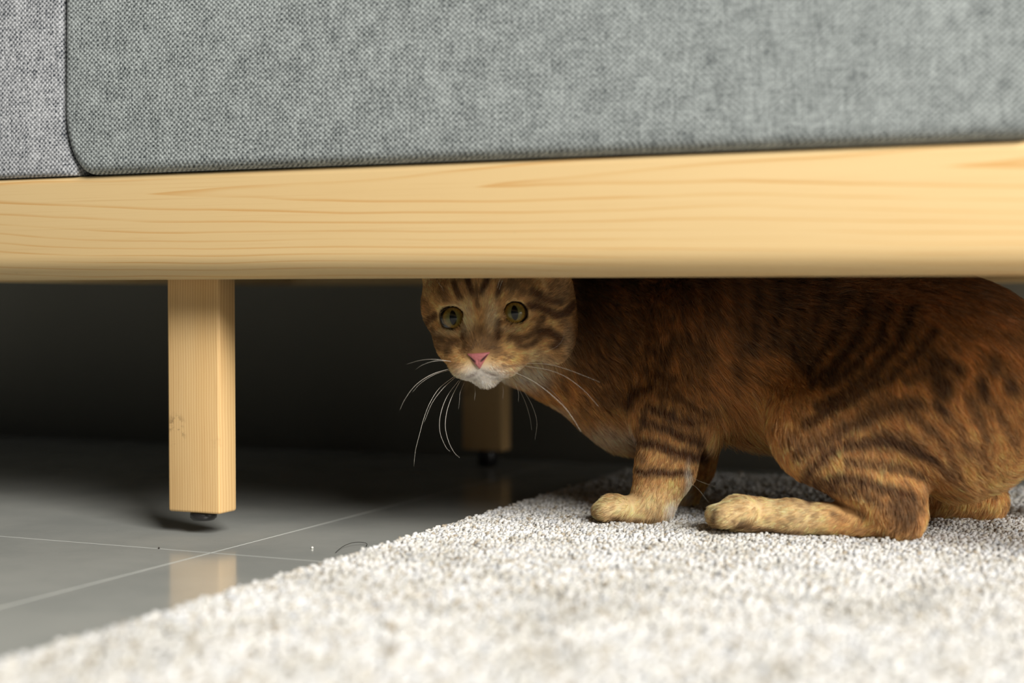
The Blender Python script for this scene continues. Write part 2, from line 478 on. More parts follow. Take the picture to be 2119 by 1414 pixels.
# ------------------------------------------------------------------ cat: one body from a signed distance field
class Prim: pass
prims = []
def add(fn, k, grp): prims.append((fn, k, grp))
def cone(p1, p2, r1, r2, k, grp):
    a = np.asarray(p1); ba = np.asarray(p2) - a; L2 = float(ba @ ba) + 1e-12
    def fn(p):
        t = np.clip((p - a) @ ba / L2, 0, 1)
        return np.linalg.norm(p - a - t[:, None] * ba, axis=1) - (r1 + t * (r2 - r1))
    add(fn, k, grp); return fn
def px_cone(q1, q2, k, grp):
    (x1_, y1_, Y1, r1), (x2_, y2_, Y2, r2) = q1, q2
    return cone(P(x1_, y1_, Y1), P(x2_, y2_, Y2), r1 * Y1 / FPX, r2 * Y2 / FPX, k, grp)
def ellipsoid(c, axes, r, k, grp):
    c = np.asarray(c); A = np.asarray(axes); r = np.asarray(r)
    def fn(p):
        q = (p - c) @ A.T
        k0 = np.linalg.norm(q / r, axis=1); k1 = np.linalg.norm(q / (r * r), axis=1) + 1e-9
        return k0 * (k0 - 1) / k1
    if grp: add(fn, k, grp)
    return fn
BAX = np.array([U, V, [0, 0, 1.0]])                         # body axes: tailward, away, up
def px_ell(px, py, Y, ra_, rb_, rz_, k, grp):                # ra_, rz_ in pixels, rb_ in metres
    ellipsoid(P(px, py, Y), BAX, (ra_ * Y / FPX, rb_, rz_ * Y / FPX), k, grp)
# trunk
px_ell(1330, 745, 1.285, 150, .052, 165, .03, 'torso')
px_ell(1560, 732, 1.245, 250, .058, 168, .03, 'torso')
px_ell(1790, 745, 1.21, 230, .062, 188, .03, 'torso')
px_ell(1945, 788, 1.18, 235, .066, 212, .03, 'torso')
px_cone((1105, 695, 1.283, 104), (1310, 775, 1.292, 136), .025, 'neck')
px_cone((1135, 650, 1.325, 92), (1340, 690, 1.30, 140), .03, 'neck')
# near foreleg
px_cone((1470, 690, 1.235, 120), (1400, 835, 1.225, 76), .03, 'shoulder')
px_cone((1398, 850, 1.224, 72), (1378, 965, 1.220, 56), .02, 'foreleg')
px_cone((1378, 965, 1.220, 56), (1350, 1042, 1.216, 46), .012, 'foreleg')
px_cone((1350, 1042, 1.216, 42), (1340, 1054, 1.214, 33), .008, 'forepaw')
px_cone((1335, 1058, 1.213, 27), (1266, 1052, 1.210, 29), .006, 'forepaw')
for dy, dx in ((-.013, 6), (-.0045, -3), (.005, -5), (.013, 4)):
    px_cone((1278 + dx, 1050, 1.213 + dy, 21), (1250 + dx, 1057, 1.213 + dy, 20), .004, 'forepaw')
# far foreleg
px_cone((1450, 840, 1.315, 70), (1428, 960, 1.315, 46), .02, 'foreleg')
px_cone((1428, 960, 1.315, 44), (1412, 1025, 1.315, 36), .012, 'foreleg')
px_cone((1410, 1032, 1.315, 24), (1365, 1032, 1.31, 24), .006, 'forepaw')
# near hind leg
px_cone((1930, 810, 1.158, 190), (1688, 882, 1.160, 92), .036, 'thigh')
px_cone((1716, 915, 1.15, 88), (1850, 1040, 1.135, 60), .02, 'shank')
px_cone((1850, 1045, 1.135, 58), (1868, 1072, 1.132, 42), .012, 'shank')
px_cone((1862, 1080, 1.133, 34), (1640, 1070, 1.150, 32), .008, 'hindpaw')
px_cone((1640, 1070, 1.150, 32), (1528, 1062, 1.160, 38), .008, 'hindpaw')
for dy, dx in ((-.014, 14), (-.005, 0), (.005, -4), (.013, 4)):
    px_cone((1530 + dx, 1056, 1.160 + dy, 27), (1490 + dx, 1067, 1.160 + dy, 25), .0035, 'hindpaw')
# far hind leg
px_cone((1960, 815, 1.235, 160), (1800, 950, 1.245, 80), .03, 'thigh')
px_cone((1830, 960, 1.243, 70), (2035, 1030, 1.236, 44), .02, 'shank')
px_cone((2045, 1042, 1.234, 36), (1820, 1040, 1.25, 30), .008, 'hindpaw')
# tail, laid round behind the rump outside the picture
tp = spline([P(2140, 760, 1.17), P(2290, 860, 1.16), P(2400, 1000, 1.20), P(2440, 1030, 1.28), P(2380, 982, 1.38)], 9)
for i in range(8): cone(tp[i], tp[i + 1], .017 - .0009 * i, .017 - .0009 * (i + 1), .015, 'tail')

# head frame
YAW, ROLL = math.radians(14), math.radians(4.5)
HF = np.array([-math.sin(YAW), -math.cos(YAW), -.05]); HF /= np.linalg.norm(HF)
R0 = np.cross([0, 0, 1.0], -HF); R0 = np.cross(HF, [0, 0, 1.0]); R0 /= np.linalg.norm(R0)
if R0[0] < 0: R0 = -R0
U0 = np.cross(R0, -HF); U0 = U0 if U0[2] > 0 else -U0
HR = R0 * math.cos(ROLL) + U0 * math.sin(ROLL); HU = U0 * math.cos(ROLL) - R0 * math.sin(ROLL)
HS = 1.17 / 1.20
EYE_MID = P(998, 654, 1.20 * HS)
H0 = EYE_MID - HF * .033 * HS
def hp(r, f, u): return H0 + (HR * r + HF * f + HU * u) * (.01 * HS)
HAX = np.array([HR, HF, HU])
def hell(r, f, u, rr, rf, ru, k=.012, grp='head'): return ellipsoid(hp(r, f, u), HAX, np.array((rr, rf, ru)) * (.01 * HS), k, grp)
head_start = len(prims)
hell(0, -.3, .5, 4.9, 4.6, 4.3)
hell(4.3, -1.2, -1.0, 2.0, 2.4, 3.4)                         # ruff of the near cheek
hell(4.2, -1.0, 1.6, 1.9, 2.2, 2.6)
hell(-4.2, -.5, .9, 1.6, 2.0, 2.4)
for s in (-1, 1):
    hell(2.75 * s, .9, -1.9, 1.75, 2.5, 1.9)                 # cheeks
    hell(2.3 * s, 2.2, 1.35, 1.5, 1.0, 1.0)                  # brow
    hell(1.0 * s, 4.05, -3.72, 1.36, 1.32, 1.08, .012)
    hell(1.75 * s, 2.8, -2.9, 1.25, 1.6, 1.35, .014)       # whisker pads
    # ears, turned out and back
    ec = hp(4.1 * s, -.9, 4.3)
    ax = np.array([HR * math.cos(.5 * s) - HU * math.sin(.5 * s), HF, HU * math.cos(.5 * s) + HR * math.sin(.5 * s)])
    ellipsoid(ec, ax, (.019, .007, .026), .012, 'head')
cone(hp(0, 2.6, .6), hp(0, 4.55, -2.45), .0118, .0092, .010, 'head')
hell(0, 3.7, -4.55, 1.0, 1.0, .92, .006)                     # chin
EYES = [hp(-2.43, 2.98, 0.02), hp(2.43, 2.72, 0.02)]
EYE_R = .0102
def eye_dir(s):
    e = EYES[0 if s < 0 else 1]; toc = np.array([0, 0, CAM_H]) - e; toc /= np.linalg.norm(toc)
    d = toc * 1.0; return d / np.linalg.norm(d)
def sdf(p):
    d = None
    for fn, k, g in prims:
        x = fn(p)
        if d is None: d = x; continue
        h = np.clip(.5 + .5 * (d - x) / k, 0, 1)
        d = d * (1 - h) + x * h - k * h * (1 - h)
    for s, e in zip((-1, 1), EYES):                          # openings of the lids
        dr = eye_dir(s); q = p - e; t = np.clip(q @ dr, 0, .03)
        c = np.linalg.norm(q - t[:, None] * dr, axis=1) - .0089
        inner = e + HF * .012 - HR * (.0078 * s) - HU * .0050
        c2 = np.linalg.norm(p - inner - np.clip((p - inner) @ HF, -.004, .02)[:, None] * HF, axis=1) - .0016
        c = np.minimum(c, c2 + .0006)
        x = -c; k = .0022
        h = np.clip(.5 - .5 * (d - x) / k, 0, 1)
        d = d * (1 - h) + x * h + k * h * (1 - h)
    # mouth groove
    for a_, b_ in ((hp(0, 5.75, -3.55), hp(0, 5.6, -4.1)), (hp(0, 5.5, -4.15), hp(1.25, 4.9, -4.75)), (hp(0, 5.5, -4.15), hp(-1.25, 4.9, -4.75))):
        ba = b_ - a_; t = np.clip((p - a_) @ ba / (ba @ ba), 0, 1)
        x = -(np.linalg.norm(p - a_ - t[:, None] * ba, axis=1) - .0016); k = .002
        h = np.clip(.5 - .5 * (d - x) / k, 0, 1)
        d = d * (1 - h) + x * h + k * h * (1 - h)
    return d
def surface_nets(fn, lo, hi, h, blk=8):
    lo = np.array(lo, float); n = (np.ceil((np.array(hi) - lo) / h / blk).astype(int)) * blk
    nb = n // blk
    F = np.full(tuple(n), 1.0, np.float32)
    gi = np.stack(np.meshgrid(*[np.arange(k) for k in nb], indexing='ij'), -1).reshape(-1, 3)
    ctr = lo + (gi * blk + (blk - 1) / 2) * h
    d = fn(ctr)
    near = np.abs(d) < blk * h * 0.95 + .003
    F6 = F.reshape(nb[0], blk, nb[1], blk, nb[2], blk)
    ins = gi[(d < 0) & ~near]
    for b in ins: F6[b[0], :, b[1], :, b[2], :] = -1
    loc = np.stack(np.meshgrid(*[np.arange(blk)] * 3, indexing='ij'), -1).reshape(-1, 3)
    act = gi[near]
    for c0 in range(0, len(act), 600):
        bb = act[c0:c0 + 600]
        pts = lo + (bb[:, None] * blk + loc[None]).reshape(-1, 3) * h
        vals = fn(pts).reshape(len(bb), blk, blk, blk)
        for i, b in enumerate(bb): F6[b[0], :, b[1], :, b[2], :] = vals[i]
    S_ = F < 0
    sh = tuple(n - 1)
    off = [(i, j, k) for i in (0, 1) for j in (0, 1) for k in (0, 1)]
    cnt = np.zeros(sh, np.int8)
    for o in off: cnt += S_[o[0]:o[0] + sh[0], o[1]:o[1] + sh[1], o[2]:o[2] + sh[2]]
    idx = np.argwhere((cnt > 0) & (cnt < 8))
    vals = {o: F[idx[:, 0] + o[0], idx[:, 1] + o[1], idx[:, 2] + o[2]] for o in off}
    pos = np.zeros((len(idx), 3)); c = np.zeros(len(idx))
    for o in off:
        for ax in range(3):
            if o[ax]: continue
            o2 = list(o); o2[ax] = 1; o2 = tuple(o2)
            a, b = vals[o], vals[o2]; m = (a < 0) != (b < 0)
            t = np.where(m, a / np.where(m, a - b, 1), 0)
            e = np.repeat(np.array(o, float)[None], len(idx), 0); e[:, ax] = t
            pos[m] += e[m]; c[m] += 1
    verts = lo + (idx + pos / c[:, None]) * h
    cid = np.full(sh, -1, np.int32); cid[idx[:, 0], idx[:, 1], idx[:, 2]] = np.arange(len(idx))
    faces = []
    for ax in range(3):
        b1, b2 = [(1, 2), (2, 0), (0, 1)][ax]
        sl0 = [slice(0, n[0]), slice(0, n[1]), slice(0, n[2])]; sl1 = list(sl0)
        sl0[ax] = slice(0, n[ax] - 1); sl1[ax] = slice(1, n[ax])
        s0, s1 = S_[tuple(sl0)], S_[tuple(sl1)]
        e = np.argwhere(s0 != s1)
        ok = (e[:, b1] > 0) & (e[:, b2] > 0) & (e[:, b1] < n[b1] - 1) & (e[:, b2] < n[b2] - 1)
        e = e[ok]; flip = s0[e[:, 0], e[:, 1], e[:, 2]]
        def cell(d1, d2):
            x = e.copy(); x[:, b1] -= d1; x[:, b2] -= d2
            return cid[x[:, 0], x[:, 1], x[:, 2]]
        qd = np.stack([cell(1, 1), cell(0, 1), cell(0, 0), cell(1, 0)], 1)
        qd = np.where(flip[:, None], qd, qd[:, ::-1])
        faces.append(qd)
    f = np.concatenate(faces)
    return verts, f[(f >= 0).all(1)]
bv, bf = surface_nets(sdf, (-.09, 1.02, -.005), (.62, 1.47, .275), .0017)

# ---------------- coat pattern and some painted shade, laid out on the side of the animal
def seg_dist(px, py, a, b):
    ax, ay = a; bx, by = b; dx, dy = bx - ax, by - ay
    t = np.clip(((px - ax) * dx + (py - ay) * dy) / (dx * dx + dy * dy + 1e-9), 0, 1)
    return np.hypot(px - ax - t * dx, py - ay - t * dy), t
def z1(*p): return [(820 + x * .2124, 550 + y * .2124) for x, y in p]
def z2(*p): return [(1180 + x * .396, 560 + y * .396) for x, y in p]
def z3(*p): return [(1560 + x * .403, 560 + y * .403) for x, y in p]
STR = [  # (points, half width px, strength)
 (z2((300, 720), (325, 645), (365, 618), (425, 612)), 6, 1.0), (z2((440, 540), (480, 580), (560, 640)), 6, .6),
 (z2((415, 712), (480, 742), (560, 785), (640, 800)), 6.5, 1.0), (z2((385, 795), (500, 825), (570, 868), (690, 915)), 7, 1.0),
 (z2((340, 880), (380, 800), (400, 730)), 5, .7), (z2((355, 910), (440, 905), (530, 948), (600, 975), (700, 985)), 8, 1.0),
 (z2((350, 1040), (390, 1060), (500, 1060), (625, 1058)), 5.5, 1.0), (z2((470, 640), (560, 670), (640, 710), (720, 760)), 5, .8),
 (z2((610, 760), (700, 805)), 5, .7), (z2((520, 800), (600, 820), (690, 860)), 5, .6), (z2((345, 960), (380, 985)), 5, .6),
 (z2((230, 620), (225, 700)), 7, .7), (z2((290, 670), (300, 730)), 6, .7), (z2((180, 660), (200, 740)), 6, .6), (z2((120, 560), (140, 650)), 7, .5),
 (z2((420, 425), (430, 430)), 9, .8), (z2((395, 520), (400, 525)), 8, .8), (z2((450, 545), (470, 560)), 9, .9), (z2((680, 485), (700, 500)), 9, .6),
 (z2((480, 470), (510, 490)), 9, .6), (z2((560, 360), (600, 420), (690, 400)), 12, .5),
 (z2((230, 250), (200, 380), (210, 520)), 9, .6), (z2((330, 330), (290, 450), (300, 560)), 9, .55), (z2((130, 300), (110, 430), (60, 560)), 10, .6), (z2((420, 250), (400, 340)), 10, .5),
 (z2((880, 60), (890, 240), (900, 420), (880, 560)), 9, .6), (z2((990, 60), (980, 240), (960, 420)), 7.5, .95), (z2((1090, 80), (1080, 240), (1050, 400)), 7, .95),
 (z2((730, 80), (760, 260), (700, 330)), 14, .5), (z2((600, 80), (620, 220)), 14, .5),
 # flank and thigh
 (z3((130, 30), (150, 200), (125, 300), (105, 410)), 7, .95), (z3((240, 30), (240, 200), (205, 350), (185, 420)), 7.5, .95), (z3((370, 60), (340, 240), (270, 400), (220, 470)), 8, .95),
 (z3((480, 100), (440, 280), (345, 440), (270, 520)), 8, .95), (z3((590, 140), (560, 300), (450, 460), (300, 580)), 8, .95), (z3((700, 180), (660, 330), (540, 480), (380, 590)), 7.5, .95),
 (z3((830, 200), (740, 370), (640, 500), (500, 610), (330, 700)), 7.5, .95), (z3((930, 300), (840, 420), (700, 550), (560, 640), (400, 720), (260, 790)), 7, .95),
 (z3((1000, 460), (900, 530), (800, 570)), 7, .95), (z3((960, 590), (975, 610)), 17, .9), (z3((930, 455), (945, 470)), 13, .8), (z3((1050, 505), (1040, 520)), 8, .95),
 (z3((860, 690), (780, 700), (690, 710), (540, 790), (400, 860), (290, 920), (220, 960)), 8, .85), (z3((720, 650), (620, 700), (480, 780), (330, 850), (200, 900)), 6, .6),
 (z3((260, 1090), (310, 1010), (390, 940), (480, 900), (600, 880), (720, 890), (840, 930), (930, 980)), 8, 1.0),
 (z3((480, 985), (560, 1000), (680, 1005), (780, 1020), (880, 1070)), 6, .9), (z3((640, 850), (760, 870), (870, 920), (960, 1000), (1040, 1090)), 7, .7),
 (z3((290, 1180), (330, 1110), (400, 1080), (470, 1075), (560, 1090), (700, 1130), (800, 1150)), 8, 1.0), (z3((340, 1170), (420, 1130), (520, 1150)), 6, .9),
 (z3((420, 1190), (480, 1230), (560, 1260)), 5, .8), (z3((560, 1150), (640, 1200), (690, 1230)), 5, .8), (z3((400, 1250), (480, 1290)), 4, .5),
 (z3((740, 1220), (800, 1225), (790, 1300)), 21, .8), (z3((720, 1330), (790, 1330)), 10, .6),
 (z3((940, 690), (1000, 750)), 7.5, .95), (z3((820, 760), (920, 820), (1000, 900)), 8, .6), (z3((1180, 560), (1190, 660)), 7.5, .95), (z3((1230, 480), (1240, 500)), 12, .6), (z3((1310, 580), (1330, 640)), 7.5, .95),
 (z3((1100, 640), (1140, 760)), 8, .6), (z3((1160, 760), (1200, 880)), 7, .6), (z3((1060, 820), (1120, 960)), 7, .6), (z3((1250, 700), (1280, 800)), 7, .6), (z3((1330, 830), (1345, 900)), 8, .6),
 (z3((150, 900), (200, 850)), 5, .7), (z3((1000, 930), (1050, 1040)), 6, .6), (z3((1170, 930), (1190, 1030)), 6, .5),
 ([(1481, 1056), (1475, 1070), (1474, 1085), (1478, 1095)], 2.2, .8), ([(1516, 1079), (1525, 1087), (1525, 1100)], 2.0, .7), ([(1498, 1066), (1499, 1080)], 1.6, .4),  # toe creases: shade between the toes painted as dark lines
 ([(1530, 1088), (1567, 1096), (1610, 1103), (1652, 1104)], 5, .7), ([(1264, 1077), (1299, 1080), (1341, 1083), (1366, 1078)], 5, .6),
 # head
 (z1((690, 100), (710, 170), (735, 270)), 5.0, 1.0), (z1((890, 120), (860, 200), (830, 260)), 5.0, 1.0), (z1((780, 190), (785, 300), (790, 390)), 3.2, .7),
 (z1((560, 170), (590, 240), (615, 310)), 4.5, .9), (z1((1020, 170), (1005, 230), (985, 290)), 4.5, .9), (z1((450, 250), (490, 320)), 7, .6), (z1((1130, 180), (1240, 230)), 12, .5),
 (z1((1300, 385), (1390, 405), (1480, 440), (1560, 490), (1650, 460), (1720, 380)), 6.5, 1.0), (z1((1330, 250), (1450, 330), (1600, 350)), 7, .95), (z1((1560, 200), (1680, 280)), 14, .6),
 (z1((1400, 650), (1470, 640), (1540, 680), (1600, 720), (1540, 790)), 7, 1.0), (z1((1120, 690), (1220, 720), (1310, 680), (1390, 590), (1430, 500)), 5.5, .8),
 (z1((1190, 760), (1260, 790), (1340, 760), (1400, 700)), 4.5, .8), (z1((1640, 560), (1690, 640), (1660, 740)), 8, .6), (z1((1480, 900), (1440, 960)), 7, .5),
 (z1((290, 560), (320, 510), (375, 490)), 5.5, .9), (z1((330, 640), (420, 720), (520, 745), (570, 740)), 7, .75), (z1((360, 760), (430, 800), (500, 830)), 6, .7), (z1((250, 360), (300, 430)), 9, .5),
 (z1((990, 540), (985, 610), (1000, 690)), 5.5, 1.0), (z1((665, 590), (655, 650), (640, 710)), 4.5, 1.0),
 (z1((760, 650), (830, 620), (900, 650)), 9, .45), (z1((740, 730), (830, 700), (920, 740)), 17, .62), (z1((700, 810), (830, 800), (950, 800)), 12, .7),
 (z1((1060, 870), (1070, 872)), 2, .8), (z1((1040, 915), (1060, 915)), 2, .8), (z1((1100, 900), (1150, 885)), 1.8, .8), (z1((1040, 975), (1080, 975)), 1.6, .6), (z1((1130, 970), (1180, 972)), 1.6, .6),
 (z1((590, 910), (600, 915)), 2, .7), (z1((560, 960), (580, 950)), 2, .6), (z1((620, 950), (630, 955)), 2, .6),
 (z1((838, 1012), (845, 1060)), 1.5, .8), (z1((845, 1060), (805, 1098), (765, 1118)), 1.6, .85), (z1((845, 1060), (900, 1090), (1000, 1106)), 1.6, .85),
 ([(1212, 585), (1206, 680), (1188, 742)], 15, .75), ([(1250, 590), (1240, 660)], 14, .6), (z1((1510, 1160), (1480, 1240)), 5, .6), (z1((1640, 1120), (1660, 1250)), 6, .6),  # neck beside the head: dark coat marks plus painted sofa shade
]
PALE = [((884, 592), 13, 22, .3, 0), ((1172, 598), 18, 28, .22, 0), ((1176, 715), 10, 42, .45, 0), ((1138, 752), 22, 12, .45, 0),
  # light patches: ellipse centre, radii, strength
 (z1((690, 510))[0], 13, 34, .95, 0), (z1((930, 490))[0], 13, 34, .95, 0), (z1((600, 400))[0], 20, 10, .45, 0), (z1((880, 330))[0], 12, 16, .45, 0),
 (z1((840, 1115))[0], 64, 31, 1.0, 0), (z1((1380, 900))[0], 22, 20, .75, 0), (z1((1130, 620))[0], 22, 7, .6, 0), (z1((480, 650))[0], 26, 7, .6, 0),
 (z1((1310, 1090))[0], 42, 26, .8, 0), ((1275, 912), 75, 24, .6, 1), ((1150, 862), 40, 16, .45, 1), ((1394, 1068), 18, 26, .9, 0), ((1425, 1005), 8, 44, .7, 0),
 ((1540, 960), 70, 60, .10, 0),
]
def coat(p):
    px, py = proj(p)
    w1 = vnoise(p, 90, 1) - .5; w2 = vnoise(p, 90, 2) - .5; w3 = vnoise(p, 260, 5) - .5
    ishead = np.clip((1200 - px) / 30, 0, 1) * np.clip((np.linalg.norm(p - H0, axis=1) < .085) * 1.0, 0, 1)
    amp = np.where(py > 830, 4.0, 6.5) * (1 - ishead) + 2.0 * ishead
    hd = ishead[:, None]
    qx, qy = px + w1 * amp * 2, py + w2 * amp * 2
    dark = np.zeros(len(p))
    for pts, hw, st in STR:
        d = np.full(len(p), 1e9)
        for a, b in zip(pts[:-1], pts[1:]): d = np.minimum(d, seg_dist(qx, qy, a, b)[0])
        dark = np.maximum(dark, st * np.clip(1.7 - d / hw * .85 + w3 * .6, 0, 1))
    pale = np.zeros(len(p))
    for (cx, cy), rx, ry, st, far in PALE:
        e = np.hypot((qx - cx) / rx, (qy - cy) / ry)
        pale = np.maximum(pale, st * np.clip(1.6 - e * 1.1, 0, 1) * (p[:, 1] > 1.222 if far else 1.0))
    bodyx = np.clip((px - 1180) / 40, 0, 1)
    top = np.clip((880 - py) / 250, 0, 1) * bodyx                                  # darker saddle, with the sofa's shade on the back painted in
    low = np.clip((py - 800) / 150, 0, 1)                                          # paler below
    c_top, c_mid, c_low = np.array([.47, .185, .048]), np.array([.84, .43, .125]), np.array([.96, .555, .215])
    basec = c_mid[None] * (1 - top[:, None]) + c_top[None] * top[:, None]
    basec = basec * (1 - low[:, None]) + c_low * low[:, None]
    # wavy upright streaks on neck, shoulder and flank
    reg = bodyx * np.clip((px - 1190) / 30, 0, 1) * np.clip((1500 - px) / 40, 0, 1) * np.clip((890 - py) / 40, 0, 1)
    wv = np.sin((px + 34 * (w1 + w2) * 2 + .18 * (py - 700)) / 6.4)
    dark = np.maximum(dark, .80 * reg * np.clip(wv * 1.3 + w3 * 1.6 - .15, 0, 1))
    foot = np.clip((py - 985) / 60, 0, 1) * np.clip((1740 - px) / 60, 0, 1)
    basec = basec * (1 - foot[:, None]) + np.array([.97, .70, .36]) * foot[:, None]
    hd = ishead[:, None]
    basec = basec * (1 - hd) + np.array([.92, .58, .25]) * hd
    muz = np.clip((py - 742) / 20, 0, 1)
    mott = np.clip(.5 + w1 * .9 + w3 * .9, 0, 1)[:, None]
    basec = basec * (.74 + .48 * mott)
    dk = np.array([.125, .036, .008])[None] * (1 - .40 * top[:, None]) * (1 - hd) + np.array([.15, .058, .018]) * hd
    c = basec * (1 - .97 * dark[:, None]) + dk * .97 * dark[:, None]
    c = c * (1 - pale[:, None]) + (np.array([.97, .76, .47]) * (1 - muz[:, None]) + np.array([.95, .86, .75]) * muz[:, None]) * pale[:, None] * (1 - .35 * dark[:, None]) + 0 * c
    return np.clip(c, 0.003, .97), ishead
bn_me = bigmesh('cat', bv, bf)
nrm = np.empty(len(bv) * 3, np.float32); bn_me.vertices.foreach_get('normal', nrm); nrm = nrm.reshape(-1, 3)
# outward check
if np.mean((sdf(bv[:4000] + nrm[:4000] * .002) > 0)) < .5:
    bn_me.flip_normals(); nrm = -nrm
colv, _ = coat(bv)
eye_d = np.min([np.linalg.norm(bv - e, axis=1) for e in EYES], axis=0)
rim = np.clip((.0118 - eye_d) / .0012, 0, 1)[:, None]
colv = colv * .75 * (1 - rim) + np.array([.022, .010, .006]) * rim
def mouth_d(p):
    d = np.full(len(p), 1e9)
    for a_, b_ in ((hp(0, 5.75, -3.45), hp(0, 5.6, -4.1)), (hp(0, 5.5, -4.15), hp(1.3, 4.9, -4.75)), (hp(0, 5.5, -4.15), hp(-1.3, 4.9, -4.75))):
        ba = b_ - a_; t = np.clip((p - a_) @ ba / (ba @ ba), 0, 1)
        d = np.minimum(d, np.linalg.norm(p - a_ - t[:, None] * ba, axis=1))
    return d
lip = np.clip((.0024 - mouth_d(bv)) / .0012, 0, 1)[:, None]
colv = colv * (1 - lip) + np.array([.16, .065, .05]) * lip
at = bn_me.color_attributes.new('coat', 'FLOAT_COLOR', 'POINT')
at.data.foreach_set('color', np.concatenate([colv, np.ones((len(colv), 1))], 1).astype(np.float32).ravel())
cat = link('cat', bn_me, attr_mat('cat_skin', 'coat', .75, .15))
tag(cat, 'ginger tabby cat crouching on the white rug under the sofa, staring at the viewer', 'cat')
bvh = BVHTree.FromPolygons([Vector(x) for x in bv.tolist()], bf.tolist())
def on_cat(px, py, fallback=1.19):
    d = ray(px, py); h = bvh.ray_cast(Vector((0, 0, CAM_H)), Vector(d / np.linalg.norm(d)))
    return np.array(h[0]) if h[0] is not None else P(px, py, fallback)

# ---------------- fur
NC = hp(0, 5.36, -3.02)
def nose_sdf(p):                                             # a rounded triangle of leather lying on the end of the bridge
    q = (p - NC) @ HAX.T * (100 / HS / 1.14)
    x, f, u = np.abs(q[:, 0]), q[:, 1], q[:, 2]
    d = np.maximum(u - .30, (x * .80 - (u + .62) * .60 + 0) - .10)          # flat top edge, slanting sides
    d = np.maximum(d, -.78 - u)
    surf = .34 - .34 * x * x - .22 * np.clip(u - .05, 0, 1) ** 2 - .30 * np.clip(-.1 - u, 0, 1) ** 2
    e = f - surf
    k = .20; h = np.clip(.5 - .5 * (d - e) / k, 0, 1); r = d * (1 - h) + e * h + k * h * (1 - h)
    r = np.maximum(r, -.35 - f)
    n_, k = -nostril_d(q), .06
    h = np.clip(.5 - .5 * (r - n_) / k, 0, 1); r = r * (1 - h) + n_ * h + k * h * (1 - h)
    g_ = np.hypot(x, f - surf) - .035 + 10 * (u > -.12); g_ = -g_
    h = np.clip(.5 - .5 * (r - g_) / k, 0, 1); r = r * (1 - h) + g_ * h + k * h * (1 - h)
    return r * .01 * HS * 1.14
def nostril_d(q):
    x, f, u = np.abs(q[:, 0]), q[:, 1], q[:, 2]
    a = np.array([.24, .40, -.26]); ba = np.array([.70, .16, .10]) - a
    v = np.stack([x, f, u], 1) - a; t = np.clip(v @ ba / (ba @ ba), 0, 1)
    return np.linalg.norm(v - t[:, None] * ba, axis=1) - (.085 - .03 * t)
def fur(n_total):
    v0, v1_, v2, v3 = (bv[bf[:, i]] for i in range(4))
    ar = .5 * (np.linalg.norm(np.cross(v1_ - v0, v2 - v0), axis=1) + np.linalg.norm(np.cross(v2 - v0, v3 - v0), axis=1))
    ctr = (v0 + v1_ + v2 + v3) / 4
    fn_ = nrm[bf].mean(1)
    vw = np.array([0, 0, CAM_H]) - ctr; vw /= np.linalg.norm(vw, axis=1)[:, None]
    face = np.einsum('ij,ij->i', fn_, vw)
    hd = np.linalg.norm(ctr - H0, axis=1) < .07
    wgt = ar * np.where(face > -.25, 1.0, .16) * np.where(hd, 2.3, 1.0)
    px, _ = proj(ctr)
    wgt *= np.where(px > W + 60, .25, 1.0)
    fi = rng.choice(len(bf), n_total, p=wgt / wgt.sum())
    a, b = rng.random(n_total)[:, None], rng.random(n_total)[:, None]
    root = (v0[fi] * (1 - a) + v1_[fi] * a) * (1 - b) + (v3[fi] * (1 - a) + v2[fi] * a) * b
    nn = (nrm[bf[fi, 0]] * (1 - a) + nrm[bf[fi, 1]] * a) * (1 - b) + (nrm[bf[fi, 3]] * (1 - a) + nrm[bf[fi, 2]] * a) * b
    nn /= np.linalg.norm(nn, axis=1)[:, None]
    ed = np.min([np.linalg.norm(root - e, axis=1) for e in EYES], axis=0)
    nose_d = np.linalg.norm((root - hp(0, 5.45, -3.1)) / np.array([1, 1, 1]), axis=1)
    ok = (ed > .0114) & (nose_sdf(root) > .0006) & (mouth_d(root) > .0019) & (root[:, 2] > .0085)
    return root[ok], nn[ok]
GROOM = {  # direction of lay, length
 'torso': (U * .9 + np.array([0, 0, -.55]), .0150), 'neck': (U * .55 + np.array([0, 0, -.8]), .0140), 'shoulder': (U * .55 + np.array([0, 0, -.8]), .0125),
 'foreleg': (np.array([0, 0, -1.0]) - U * .15, .0062), 'forepaw': (-U - np.array([0, 0, .3]), .0058), 'thigh': (U * .55 + np.array([0, 0, -.75]), .0112),
 'shank': (U * .25 + np.array([0, 0, -.9]), .0095), 'hindpaw': (-U - np.array([0, 0, .35]), .0060), 'tail': (U * .8 + np.array([0, 0, -.6]), .008), 'head': (None, .0060)}
root, nn = fur(250000)
N = len(root)
gsum = np.zeros((N, 3)); lsum = np.zeros(N); wsum = np.zeros(N)
radial = root - hp(0, 6.2, -2.9); radial /= np.linalg.norm(radial, axis=1)[:, None]
by = {}
for fn, k, g_ in prims:
    d = fn(root); by[g_] = np.minimum(by.get(g_, np.full(N, 1e9)), d)
for g_, d in by.items():
    w = np.exp(-np.clip(d, 0, .2) / .006)
    gv, ln = GROOM[g_]
    gv = radial if gv is None else np.repeat((gv / np.linalg.norm(gv))[None], N, 0)
    gsum += gv * w[:, None]; lsum += ln * w; wsum += w
gdir = gsum / wsum[:, None]; glen = lsum / wsum
px, py = proj(root)
